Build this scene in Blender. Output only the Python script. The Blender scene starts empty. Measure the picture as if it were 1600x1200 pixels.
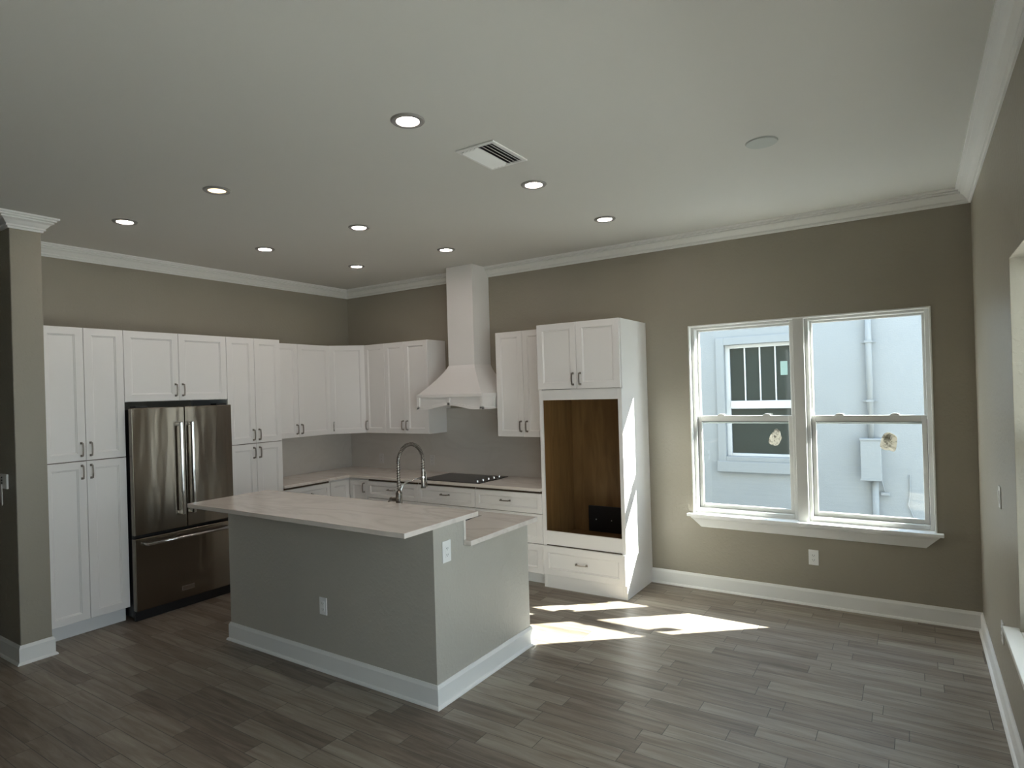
import bpy, bmesh, math, random
from mathutils import Vector, Matrix
random.seed(7)
S = bpy.context.scene
COL = S.collection
PI = math.pi

# ------------------------------------------------------------------ camera
cam_d = bpy.data.cameras.new('camera'); cam = bpy.data.objects.new('camera', cam_d); COL.objects.link(cam)
YAW, PITCH, ROLL, F, PPX, PPY = 0.5922, 0.0014, -0.0296, 969.79, 775.63, 610.56
cyw, syw, cp, sp, cr, sr = math.cos(YAW), math.sin(YAW), math.cos(PITCH), math.sin(PITCH), math.cos(ROLL), math.sin(ROLL)
fw = Vector((-syw*cp, cyw*cp, sp)); rr = Vector((cyw, syw, 0)); uu = rr.cross(fw)
r2 = cr*rr + sr*uu; u2 = -sr*rr + cr*uu
M = Matrix((r2, u2, -fw)).transposed().to_4x4(); M.translation = Vector((6.098, -5.646, 1.8285))
cam.matrix_world = M
cam_d.sensor_width = 36; cam_d.lens = F/1600*36
cam_d.shift_x = (800-PPX)/1600; cam_d.shift_y = (PPY-600)/1600
cam_d.clip_start = 0.05; cam_d.clip_end = 200
S.camera = cam

# ------------------------------------------------------------------ exposure, sky, sun
S.view_settings.view_transform = 'Standard'; S.view_settings.look = 'None'
S.view_settings.gamma = 1; S.view_settings.use_curve_mapping = False
S.view_settings.exposure = 0.66
S.cycles.use_denoising = True
S.cycles.max_bounces = 12; S.cycles.diffuse_bounces = 8; S.cycles.transparent_max_bounces = 16
S.cycles.sample_clamp_indirect = 8

SKY = 3.8
SUN = 36.0
W = bpy.data.worlds.new('sky'); S.world = W; W.use_nodes = True
nt = W.node_tree; nt.nodes.clear()
wo = nt.nodes.new('ShaderNodeOutputWorld'); bg = nt.nodes.new('ShaderNodeBackground')
tc = nt.nodes.new('ShaderNodeTexCoord'); sx = nt.nodes.new('ShaderNodeSeparateXYZ'); rp = nt.nodes.new('ShaderNodeValToRGB')
nt.links.new(tc.outputs['Generated'], sx.inputs[0]); nt.links.new(sx.outputs['Z'], rp.inputs[0])
rp.color_ramp.elements[0].position = 0.0; rp.color_ramp.elements[0].color = (0.88, 0.94, 0.98, 1)
rp.color_ramp.elements[1].position = 0.7; rp.color_ramp.elements[1].color = (0.54, 0.70, 0.97, 1)
nt.links.new(rp.outputs[0], bg.inputs[0]); nt.links.new(bg.outputs[0], wo.inputs[0]); bg.inputs[1].default_value = SKY

sun_d = bpy.data.lights.new('sun', 'SUN'); sun = bpy.data.objects.new('sun', sun_d); COL.objects.link(sun)
sdir = Vector((-1.195, -1.0, -1.0/0.89))
sun.rotation_euler = sdir.to_track_quat('-Z', 'Y').to_euler(); sun.location = (12, 8, 12)
sun_d.energy = SUN; sun_d.angle = math.radians(0.5); sun_d.color = (1.0, 0.96, 0.88)

def portal(name, loc, rot, sx_, sy_):
    d = bpy.data.lights.new(name, 'AREA'); d.shape = 'RECTANGLE'; d.size = sx_; d.size_y = sy_; d.cycles.is_portal = True
    o = bpy.data.objects.new(name, d); COL.objects.link(o); o.location = loc; o.rotation_euler = rot
portal('sky_portal_back', (5.31, 0.3, 1.52), (-PI/2, 0, 0), 1.9, 1.8)
portal('sky_portal_right', (6.75, -2.92, 1.52), (0, PI/2, 0), 1.8, 1.9)
portal('sky_portal_door', (6.75, -5.0, 1.2), (0, PI/2, 0), 2.5, 1.9)

# ------------------------------------------------------------------ materials
def new_mat(name):
    m = bpy.data.materials.new(name); m.use_nodes = True
    return m, m.node_tree, m.node_tree.nodes['Principled BSDF']
def N(nt, t, **kw):
    n = nt.nodes.new(t)
    for k, v in kw.items(): setattr(n, k, v)
    return n
def mat(name, col, rough=0.5, metal=0.0, bump=None, spec=None, vary=0.0, emit=None, coords='Object', aniso=0):
    """plain procedural material: base colour with slight noise variation and an optional noise bump (scale, strength, distance)"""
    m, nt, p = new_mat(name)
    p.inputs['Base Color'].default_value = (*col, 1); p.inputs['Roughness'].default_value = rough; p.inputs['Metallic'].default_value = metal
    if spec is not None: p.inputs['Specular IOR Level'].default_value = spec
    if aniso: p.inputs['Anisotropic'].default_value = aniso
    tcn = N(nt, 'ShaderNodeTexCoord')
    if vary:
        ns = N(nt, 'ShaderNodeTexNoise'); ns.inputs['Scale'].default_value = 3; ns.inputs['Detail'].default_value = 4
        nt.links.new(tcn.outputs[coords], ns.inputs['Vector'])
        mr = N(nt, 'ShaderNodeMapRange'); mr.inputs[3].default_value = 1-vary; mr.inputs[4].default_value = 1+vary
        nt.links.new(ns.outputs[0], mr.inputs[0])
        mx = N(nt, 'ShaderNodeVectorMath', operation='SCALE'); mx.inputs[0].default_value = col
        nt.links.new(mr.outputs[0], mx.inputs['Scale']); nt.links.new(mx.outputs[0], p.inputs['Base Color'])
    if bump:
        nb = N(nt, 'ShaderNodeTexNoise'); nb.inputs['Scale'].default_value = bump[0]; nb.inputs['Detail'].default_value = 3
        nt.links.new(tcn.outputs[coords], nb.inputs['Vector'])
        bp = N(nt, 'ShaderNodeBump'); bp.inputs['Strength'].default_value = bump[1]; bp.inputs['Distance'].default_value = bump[2]
        nt.links.new(nb.outputs[0], bp.inputs['Height']); nt.links.new(bp.outputs[0], p.inputs['Normal'])
    if emit:
        p.inputs['Emission Color'].default_value = (*emit[0], 1); p.inputs['Emission Strength'].default_value = emit[1]
    return m

def knockdown_mat(name, col, rough):
    """painted drywall with a soft orange-peel / knockdown relief"""
    m, nt, p = new_mat(name)
    p.inputs['Roughness'].default_value = rough
    tcn = N(nt, 'ShaderNodeTexCoord')
    n1 = N(nt, 'ShaderNodeTexNoise'); n1.inputs['Scale'].default_value = 38; n1.inputs['Detail'].default_value = 2
    n2 = N(nt, 'ShaderNodeTexNoise'); n2.inputs['Scale'].default_value = 2; n2.inputs['Detail'].default_value = 2
    nt.links.new(tcn.outputs['Object'], n1.inputs[0]); nt.links.new(tcn.outputs['Object'], n2.inputs[0])
    rmp = N(nt, 'ShaderNodeMapRange', interpolation_type='SMOOTHSTEP'); rmp.inputs[1].default_value = 0.45; rmp.inputs[2].default_value = 0.65
    nt.links.new(n1.outputs[0], rmp.inputs[0])
    bp = N(nt, 'ShaderNodeBump'); bp.inputs['Strength'].default_value = 0.35; bp.inputs['Distance'].default_value = 0.0018
    nt.links.new(rmp.outputs[0], bp.inputs['Height']); nt.links.new(bp.outputs[0], p.inputs['Normal'])
    mr = N(nt, 'ShaderNodeMapRange'); mr.inputs[3].default_value = 0.95; mr.inputs[4].default_value = 1.05
    nt.links.new(n2.outputs[0], mr.inputs[0])
    mx = N(nt, 'ShaderNodeVectorMath', operation='SCALE'); mx.inputs[0].default_value = col
    nt.links.new(mr.outputs[0], mx.inputs['Scale']); nt.links.new(mx.outputs[0], p.inputs['Base Color'])
    return m

def floor_mat():
    m, nt, p = new_mat('wood_look_plank_tile')
    L = nt.links.new
    tcn = N(nt, 'ShaderNodeTexCoord'); s = N(nt, 'ShaderNodeSeparateXYZ'); L(tcn.outputs['Object'], s.inputs[0])
    def mth(op, a, b=None, c=None):
        n = N(nt, 'ShaderNodeMath', operation=op)
        for i, v in enumerate((a, b, c)):
            if v is None: continue
            if isinstance(v, (int, float)): n.inputs[i].default_value = v
            else: L(v, n.inputs[i])
        return n.outputs[0]
    RH, PL = 0.1145, 0.59
    yr = mth('DIVIDE', mth('ADD', s.outputs['Y'], 20.0), RH)
    row = mth('FLOOR', yr); fy = mth('FRACT', yr)
    wn = N(nt, 'ShaderNodeTexWhiteNoise', noise_dimensions='1D'); L(row, wn.inputs['W'])
    xr = mth('ADD', mth('DIVIDE', mth('ADD', s.outputs['X'], 20.0), PL), wn.outputs['Value'])
    cell = mth('FLOOR', xr); fx = mth('FRACT', xr)
    cb = N(nt, 'ShaderNodeCombineXYZ'); L(row, cb.inputs[0]); L(cell, cb.inputs[1])
    wc = N(nt, 'ShaderNodeTexWhiteNoise', noise_dimensions='2D'); L(cb.outputs[0], wc.inputs['Vector'])
    rnd = wc.outputs['Value']
    # grain: noise stretched along the plank, shifted per plank
    gv = N(nt, 'ShaderNodeCombineXYZ')
    L(mth('ADD', mth('MULTIPLY', s.outputs['X'], 2.2), mth('MULTIPLY', rnd, 37.0)), gv.inputs[0])
    L(mth('MULTIPLY', s.outputs['Y'], 24.0), gv.inputs[1]); L(mth('MULTIPLY', rnd, 11.0), gv.inputs[2])
    g = N(nt, 'ShaderNodeTexNoise'); g.inputs['Scale'].default_value = 1.0; g.inputs['Detail'].default_value = 6; g.inputs['Roughness'].default_value = 0.62
    g.inputs['Distortion'].default_value = 0.6
    L(gv.outputs[0], g.inputs['Vector'])
    tone = N(nt, 'ShaderNodeValToRGB'); e = tone.color_ramp.elements
    e[0].position = 0.0; e[0].color = (0.126, 0.096, 0.072, 1)
    e[1].position = 1.0; e[1].color = (0.350, 0.312, 0.254, 1)
    k = e.new(0.5); k.color = (0.233, 0.194, 0.155, 1)
    mixv = mth('ADD', mth('MULTIPLY', mth('SUBTRACT', g.outputs[0], 0.5), 1.7), mth('ADD', 0.22, mth('MULTIPLY', rnd, 0.55)))
    L(mixv, tone.inputs[0])
    # seams
    dy = mth('MINIMUM', fy, mth('SUBTRACT', 1.0, fy)); dx = mth('MULTIPLY', mth('MINIMUM', fx, mth('SUBTRACT', 1.0, fx)), PL/RH)
    d = mth('MINIMUM', dx, dy)
    seam = N(nt, 'ShaderNodeMapRange'); seam.inputs[1].default_value = 0.008; seam.inputs[2].default_value = 0.02; L(d, seam.inputs[0])
    mx = N(nt, 'ShaderNodeMix', data_type='RGBA'); L(seam.outputs[0], mx.inputs[0])
    mx.inputs[6].default_value = (0.07, 0.06, 0.052, 1); L(tone.outputs[0], mx.inputs[7])
    L(mx.outputs[2], p.inputs['Base Color'])
    p.inputs['Roughness'].default_value = 0.43; p.inputs['Specular IOR Level'].default_value = 0.4
    bp = N(nt, 'ShaderNodeBump'); bp.inputs['Strength'].default_value = 0.35; bp.inputs['Distance'].default_value = 0.002
    hh = mth('ADD', seam.outputs[0], mth('MULTIPLY', g.outputs[0], 0.5)); L(hh, bp.inputs['Height']); L(bp.outputs[0], p.inputs['Normal'])
    return m

def quartz_mat(name, base, vein, rough=0.16):
    m, nt, p = new_mat(name); L = nt.links.new
    tcn = N(nt, 'ShaderNodeTexCoord'); mp = N(nt, 'ShaderNodeMapping'); mp.inputs['Rotation'].default_value = (0, 0, 0.25); mp.inputs['Scale'].default_value = (0.7, 2.2, 2.2)
    L(tcn.outputs['Object'], mp.inputs[0])
    n1 = N(nt, 'ShaderNodeTexNoise'); n1.inputs['Scale'].default_value = 1.6; n1.inputs['Detail'].default_value = 5; n1.inputs['Distortion'].default_value = 1.4
    L(mp.outputs[0], n1.inputs[0])
    ab = N(nt, 'ShaderNodeMath', operation='SUBTRACT'); L(n1.outputs[0], ab.inputs[0]); ab.inputs[1].default_value = 0.5
    ab2 = N(nt, 'ShaderNodeMath', operation='ABSOLUTE'); L(ab.outputs[0], ab2.inputs[0])
    mr = N(nt, 'ShaderNodeMapRange'); mr.inputs[1].default_value = 0.0; mr.inputs[2].default_value = 0.07; mr.inputs[3].default_value = 0.42; mr.inputs[4].default_value = 0; L(ab2.outputs[0], mr.inputs[0])
    n2 = N(nt, 'ShaderNodeTexNoise'); n2.inputs['Scale'].default_value = 2.2; n2.inputs['Detail'].default_value = 3; L(tcn.outputs['Object'], n2.inputs[0])
    ml = N(nt, 'ShaderNodeMath', operation='MULTIPLY'); L(mr.outputs[0], ml.inputs[0]); L(n2.outputs[0], ml.inputs[1])
    mx = N(nt, 'ShaderNodeMix', data_type='RGBA'); L(ml.outputs[0], mx.inputs[0]); mx.inputs[6].default_value = (*base, 1); mx.inputs[7].default_value = (*vein, 1)
    L(mx.outputs[2], p.inputs['Base Color']); p.inputs['Roughness'].default_value = rough
    return m

def steel_mat(name, col, rough, bscale=(5.5, 5.5, 0.8), bstr=0.3):
    """brushed stainless sheet, slightly wavy so that reflections break into soft vertical streaks"""
    m, nt, p = new_mat(name); L = nt.links.new
    p.inputs['Base Color'].default_value = (*col, 1); p.inputs['Metallic'].default_value = 1; p.inputs['Roughness'].default_value = rough
    p.inputs['Anisotropic'].default_value = 0.85; p.inputs['Anisotropic Rotation'].default_value = 0.25; tg = N(nt, 'ShaderNodeTangent', direction_type='RADIAL', axis='Z'); L(tg.outputs[0], p.inputs['Tangent'])
    tcn = N(nt, 'ShaderNodeTexCoord'); mp = N(nt, 'ShaderNodeMapping'); mp.inputs['Scale'].default_value = bscale
    L(tcn.outputs['Object'], mp.inputs[0])
    n1 = N(nt, 'ShaderNodeTexNoise'); n1.inputs['Scale'].default_value = 1.0; n1.inputs['Detail'].default_value = 2; L(mp.outputs[0], n1.inputs[0])
    bp = N(nt, 'ShaderNodeBump'); bp.inputs['Strength'].default_value = bstr; bp.inputs['Distance'].default_value = 0.02
    L(n1.outputs[0], bp.inputs['Height']); L(bp.outputs[0], p.inputs['Normal'])
    return m

def glass_mat(name, fac=0.07, tint=(0.93, 0.97, 0.97)):
    m = bpy.data.materials.new(name); m.use_nodes = True; nt = m.node_tree; nt.nodes.clear()
    o = N(nt, 'ShaderNodeOutputMaterial'); t = N(nt, 'ShaderNodeBsdfTransparent'); g = N(nt, 'ShaderNodeBsdfGlossy'); mx = N(nt, 'ShaderNodeMixShader')
    t.inputs[0].default_value = (*tint, 1); g.inputs['Roughness'].default_value = 0.0; mx.inputs[0].default_value = fac
    nt.links.new(t.outputs[0], mx.inputs[1]); nt.links.new(g.outputs[0], mx.inputs[2]); nt.links.new(mx.outputs[0], o.inputs[0])
    return m

def wood_mat():
    m, nt, p = new_mat('cabinet_plywood'); L = nt.links.new
    tcn = N(nt, 'ShaderNodeTexCoord'); mp = N(nt, 'ShaderNodeMapping'); mp.inputs['Scale'].default_value = (9, 9, 1.2); L(tcn.outputs['Object'], mp.inputs[0])
    n1 = N(nt, 'ShaderNodeTexNoise'); n1.inputs['Scale'].default_value = 1.5; n1.inputs['Detail'].default_value = 5; n1.inputs['Distortion'].default_value = 0.8; L(mp.outputs[0], n1.inputs[0])
    r = N(nt, 'ShaderNodeValToRGB'); r.color_ramp.elements[0].position = 0.3; r.color_ramp.elements[0].color = (0.17, 0.090, 0.030, 1)
    r.color_ramp.elements[1].position = 0.75; r.color_ramp.elements[1].color = (0.27, 0.155, 0.058, 1); L(n1.outputs[0], r.inputs[0])
    L(r.outputs[0], p.inputs['Base Color']); p.inputs['Roughness'].default_value = 0.5
    return m

WALLC = (0.322, 0.294, 0.238)
M_wall = knockdown_mat('greige_wall_paint', WALLC, 0.42)
M_islw = knockdown_mat('grey_island_paint', (0.46, 0.44, 0.39), 0.38)
M_ceil = mat('ceiling_paint', (0.66, 0.655, 0.62), 0.8, bump=(60, 0.15, 0.001))
M_trim = mat('white_trim_paint', (0.82, 0.82, 0.80), 0.35, vary=0.02)
M_cab = mat('white_cabinet_lacquer', (0.83, 0.81, 0.795), 0.33, vary=0.015)
M_kick = mat('white_toe_kick', (0.78, 0.78, 0.78), 0.45)
M_floor = floor_mat()
M_quartz = quartz_mat('veined_quartz', (0.76, 0.70, 0.645), (0.42, 0.35, 0.30))
M_splash = quartz_mat('grey_backsplash_slab', (0.59, 0.56, 0.52), (0.50, 0.46, 0.42), 0.22)
M_steel = steel_mat('fridge_stainless', (0.21, 0.182, 0.148), 0.24)
M_bright = mat('bright_steel', (0.72, 0.72, 0.72), 0.14, 1.0, vary=0.02)
M_nickel = mat('dark_nickel_pull', (0.30, 0.27, 0.24), 0.28, 1.0, vary=0.05)
M_black = mat('black_plastic', (0.012, 0.012, 0.013), 0.4, vary=0.05)
M_cook = mat('black_ceramic_glass', (0.006, 0.0055, 0.005), 0.2, spec=0.14, vary=0.05)
M_plate = mat('white_plate_plastic', (0.85, 0.85, 0.84), 0.3, vary=0.01)
M_slot = mat('dark_slot', (0.05, 0.05, 0.05), 0.6, vary=0.05)
M_vinyl = mat('white_vinyl_frame', (0.60, 0.595, 0.57), 0.35, vary=0.01)
M_glass = glass_mat('window_glass')
M_wood = wood_mat()
M_gapshade = mat('brown_gap_shade', (0.10, 0.065, 0.04), 0.6, vary=0.1)  # brown that paints the shade in the cabinet gaps
M_ext = mat('pale_exterior_stucco', (0.228, 0.246, 0.252), 0.85, bump=(55, 0.5, 0.004), vary=0.04)
M_extw = mat('exterior_window_frame', (0.44, 0.46, 0.47), 0.5, vary=0.02)
M_extg = mat('dark_house_glass', (0.012, 0.022, 0.022), 0.06, spec=0.3, vary=0.3)
M_gnd = mat('outdoor_ground', (0.50, 0.49, 0.46), 0.9, bump=(8, 0.5, 0.01), vary=0.15)
M_faucet = mat('brushed_nickel_faucet', (0.235, 0.215, 0.19), 0.22, 1.0, vary=0.03)
def film_mat():
    m = bpy.data.materials.new('crumpled_film'); m.use_nodes = True; nt = m.node_tree; nt.nodes.clear()
    o = N(nt, 'ShaderNodeOutputMaterial'); d = N(nt, 'ShaderNodeBsdfDiffuse'); t = N(nt, 'ShaderNodeBsdfTranslucent'); mx = N(nt, 'ShaderNodeMixShader')
    tcn = N(nt, 'ShaderNodeTexCoord'); ns = N(nt, 'ShaderNodeTexNoise'); ns.inputs['Scale'].default_value = 30; ns.inputs['Detail'].default_value = 4; ns.inputs['Distortion'].default_value = 1.5
    nt.links.new(tcn.outputs['Object'], ns.inputs[0]); r = N(nt, 'ShaderNodeValToRGB'); nt.links.new(ns.outputs[0], r.inputs[0])
    r.color_ramp.elements[0].position = 0.34; r.color_ramp.elements[0].color = (0.20, 0.19, 0.15, 1); r.color_ramp.elements[1].position = 0.52; r.color_ramp.elements[1].color = (0.78, 0.76, 0.70, 1)
    nt.links.new(r.outputs[0], d.inputs[0]); nt.links.new(r.outputs[0], t.inputs[0]); mx.inputs[0].default_value = 0.22
    nt.links.new(d.outputs[0], mx.inputs[1]); nt.links.new(t.outputs[0], mx.inputs[2]); nt.links.new(mx.outputs[0], o.inputs[0]); return m
M_paper = film_mat()
M_plategrey = mat('grey_plate_plastic', (0.56, 0.54, 0.52), 0.35, vary=0.01)
M_card = mat('green_card', (0.20, 0.29, 0.26), 0.6, vary=0.03)
M_ring = mat('downlight_ring', (0.30, 0.29, 0.275), 0.35, vary=0.02)
LAMP = 46.0
M_lamp_w = mat('downlight_lens', (0.9, 0.9, 0.9), 0.5, emit=((1.0, 0.86, 0.79), LAMP))
M_lamp_y = mat('warm_downlight_lens', (0.9, 0.9, 0.8), 0.5, emit=((1.0, 0.80, 0.50), 1.25))
M_roof = mat('added_roof_paint', (0.75, 0.75, 0.73), 0.8, vary=0.02)

# ------------------------------------------------------------------ mesh helpers
class MB:
    def __init__(s): s.bm = bmesh.new()
    def box(s, x0, x1, y0, y1, z0, z1):
        v = [s.bm.verts.new((x, y, z)) for z in (z0, z1) for y in (y0, y1) for x in (x0, x1)]
        for f in ((0,2,3,1), (4,5,7,6), (0,1,5,4), (2,6,7,3), (0,4,6,2), (1,3,7,5)): s.bm.faces.new([v[i] for i in f])
        return s
    def loft(s, rings, cap=True, closed=True):
        rv = [[s.bm.verts.new(p) for p in r] for r in rings]; n = len(rings[0])
        for a, b in zip(rv, rv[1:]):
            for i in range(n if closed else n-1): s.bm.faces.new((a[i], a[(i+1) % n], b[(i+1) % n], b[i]))
        if cap: s.bm.faces.new(list(reversed(rv[0]))); s.bm.faces.new(rv[-1])
        return s
    def prism(s, poly, f0, f1):
        return s.loft([[f0(p) for p in poly], [f1(p) for p in poly]])
    def cyl(s, p0, p1, r0, r1=None, n=20):
        return s.tube([p0, p1], [r0, r0 if r1 is None else r1], n)
    def tube(s, pts, rad, n=12):
        pts = [Vector(p) for p in pts]
        if isinstance(rad, (int, float)): rad = [rad]*len(pts)
        rings = []; prev = None
        for i, p in enumerate(pts):
            t = (pts[min(i+1, len(pts)-1)] - pts[max(i-1, 0)]).normalized()
            if prev is None:
                a = Vector((0, 0, 1)) if abs(t.z) < 0.9 else Vector((1, 0, 0)); u = t.cross(a).normalized()
            else: u = (prev - t*prev.dot(t)).normalized()
            prev = u; w = t.cross(u)
            rings.append([p + (u*math.cos(2*PI*k/n) + w*math.sin(2*PI*k/n))*rad[i] for k in range(n)])
        return s.loft(rings)
    def build(s, name, m, parent=None, bevel=0, smooth=False, seg=2):
        bmesh.ops.recalc_face_normals(s.bm, faces=s.bm.faces)
        me = bpy.data.meshes.new(name); s.bm.to_mesh(me); s.bm.free(); me.materials.append(m)
        o = bpy.data.objects.new(name, me); COL.objects.link(o)
        if parent: o.parent = parent
        if smooth:
            for p in me.polygons: p.use_smooth = True
        if bevel:
            b = o.modifiers.new('bevel', 'BEVEL'); b.width = bevel; b.segments = seg; b.limit_method = 'ANGLE'; b.angle_limit = math.radians(40)
        return o
def box(*a): return MB().box(*a)
def thing(name, label, cat, loc=(0, 0, 0), rz=0, group=None):
    o = bpy.data.objects.new(name, None); COL.objects.link(o); o.empty_display_size = 0.1
    o.location = loc; o.rotation_euler = (0, 0, rz); return tag(o, label, cat, group)
def tag(o, label, cat, group=None):
    o['label'] = label; o['category'] = cat
    if group: o['group'] = group
    return o
def struct(o, label=None):
    o['kind'] = 'structure'
    if label: o['label'] = label
    return o
def copy_tree(o, parent=None):
    c = o.copy(); COL.objects.link(c); c.parent = parent
    for ch in [x for x in COL.objects if x.parent == o]: copy_tree(ch, c)
    return c
def sweep(path, prof, closed=False):
    """sweep a (distance from wall, z) profile along a wall line; the room is on the left of the direction of travel; corners are mitred"""
    P = [Vector((a, b)) for a, b in path]; n = len(P); rings = []
    for i in range(n):
        d = []
        if closed or i > 0: d.append((P[i]-P[i-1]).normalized())
        if closed or i < n-1: d.append((P[(i+1) % n]-P[i]).normalized())
        ns = [Vector((-q.y, q.x)) for q in d]
        off = ns[0] if len(ns) == 1 else (ns[0]+ns[1])/(1+ns[0].dot(ns[1]))
        rings.append([(P[i].x+off.x*a, P[i].y+off.y*a, z) for a, z in prof])
    m = MB()
    if closed: rings.append(rings[0]); return m.loft(rings, cap=False)
    return m.loft(rings)

# ------------------------------------------------------------------ room shell
XR, H = 6.470, 3.195
SX, SY0, SY1 = 0.816, -3.910, -3.715       # end and faces of the short entry wall
YF, XL = -9.4, -3.2
struct(box(XL-0.2, XR+0.2, YF-0.2, 0.2, -0.12, 0).build('floor', M_floor))
struct(box(XL-0.2, XR+0.2, YF-0.2, 0.2, H, H+0.12).build('ceiling', M_ceil))
def wall_y(y0, y1, x0, x1, holes):         # wall along x with openings (x0,x1,z0,z1)
    m = MB(); xs = x0
    for a, b, c, d in holes:
        m.box(xs, a, y0, y1, 0, H); m.box(a, b, y0, y1, 0, c) if c > 0 else None; m.box(a, b, y0, y1, d, H); xs = b
    m.box(xs, x1, y0, y1, 0, H); return m
def wall_x(x0, x1, y0, y1, holes):
    m = MB(); ys = y0
    for a, b, c, d in holes:
        m.box(x0, x1, ys, a, 0, H); m.box(x0, x1, a, b, 0, c) if c > 0 else None; m.box(x0, x1, a, b, d, H); ys = b
    m.box(x0, x1, ys, y1, 0, H); return m
WX0, WX1, WZ0, WZ1 = 4.41, 6.215, 0.675, 2.37
RY0, RY1 = -3.83, -2.025
struct(wall_y(0, 0.2, -0.2, XR+0.2, [(WX0, WX1, WZ0, WZ1)]).build('wall_back', M_wall))
struct(wall_x(XR, XR+0.2, YF, 0, [(-5.9, -4.1, 0, 2.42), (RY0, RY1, WZ0, WZ1)]).build('wall_right', M_wall))
struct(box(-0.2, 0, SY1, 0, 0, H).build('wall_left', M_wall))
struct(box(XL, SX, SY0, SY1, 0, H).build('wall_entry', M_wall, bevel=0.006))
struct(box(XL-0.2, XL, YF, SY1, 0, H).build('wall_far_left', M_wall))
struct(box(XL-0.2, XR+0.2, YF-0.2, YF, 0, H).build('wall_front', M_wall))

# crown moulding
CP = [(0, H), (0, H-0.105), (0.010, H-0.105), (0.014, H-0.092), (0.024, H-0.090), (0.022, H-0.078), (0.034, H-0.066), (0.046, H-0.050), (0.064, H-0.040), (0.060, H-0.030), (0.076, H-0.026), (0.074, H-0.014), (0.090, H-0.012), (0.092, H)]
HX0, HX1 = 1.890, 2.237
struct(sweep([(XR, YF), (XR, 0), (HX1+0.001, 0)], CP).build('trim_1', M_trim))
struct(sweep([(HX0-0.001, 0), (0, 0), (0, SY1), (SX, SY1), (SX, SY0), (XL, SY0)], CP).build('trim_2', M_trim))
# baseboards with shoe moulding
BP = [(0, 0), (0.028, 0), (0.027, 0.008), (0.022, 0.015), (0.014, 0.018), (0.014, 0.112), (0.010, 0.122), (0.006, 0.133), (0, 0.133)]
struct(sweep([(XR, -0.001), (4.014, -0.001)], BP).build('baseboard_back', M_trim))
struct(sweep([(XR-0.001, -4.05), (XR-0.001, 0)], BP).build('baseboard_right', M_trim))
struct(sweep([(0.665, SY1), (SX, SY1), (SX, SY0), (XL, SY0)], BP).build('baseboard_entry', M_trim))

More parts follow.
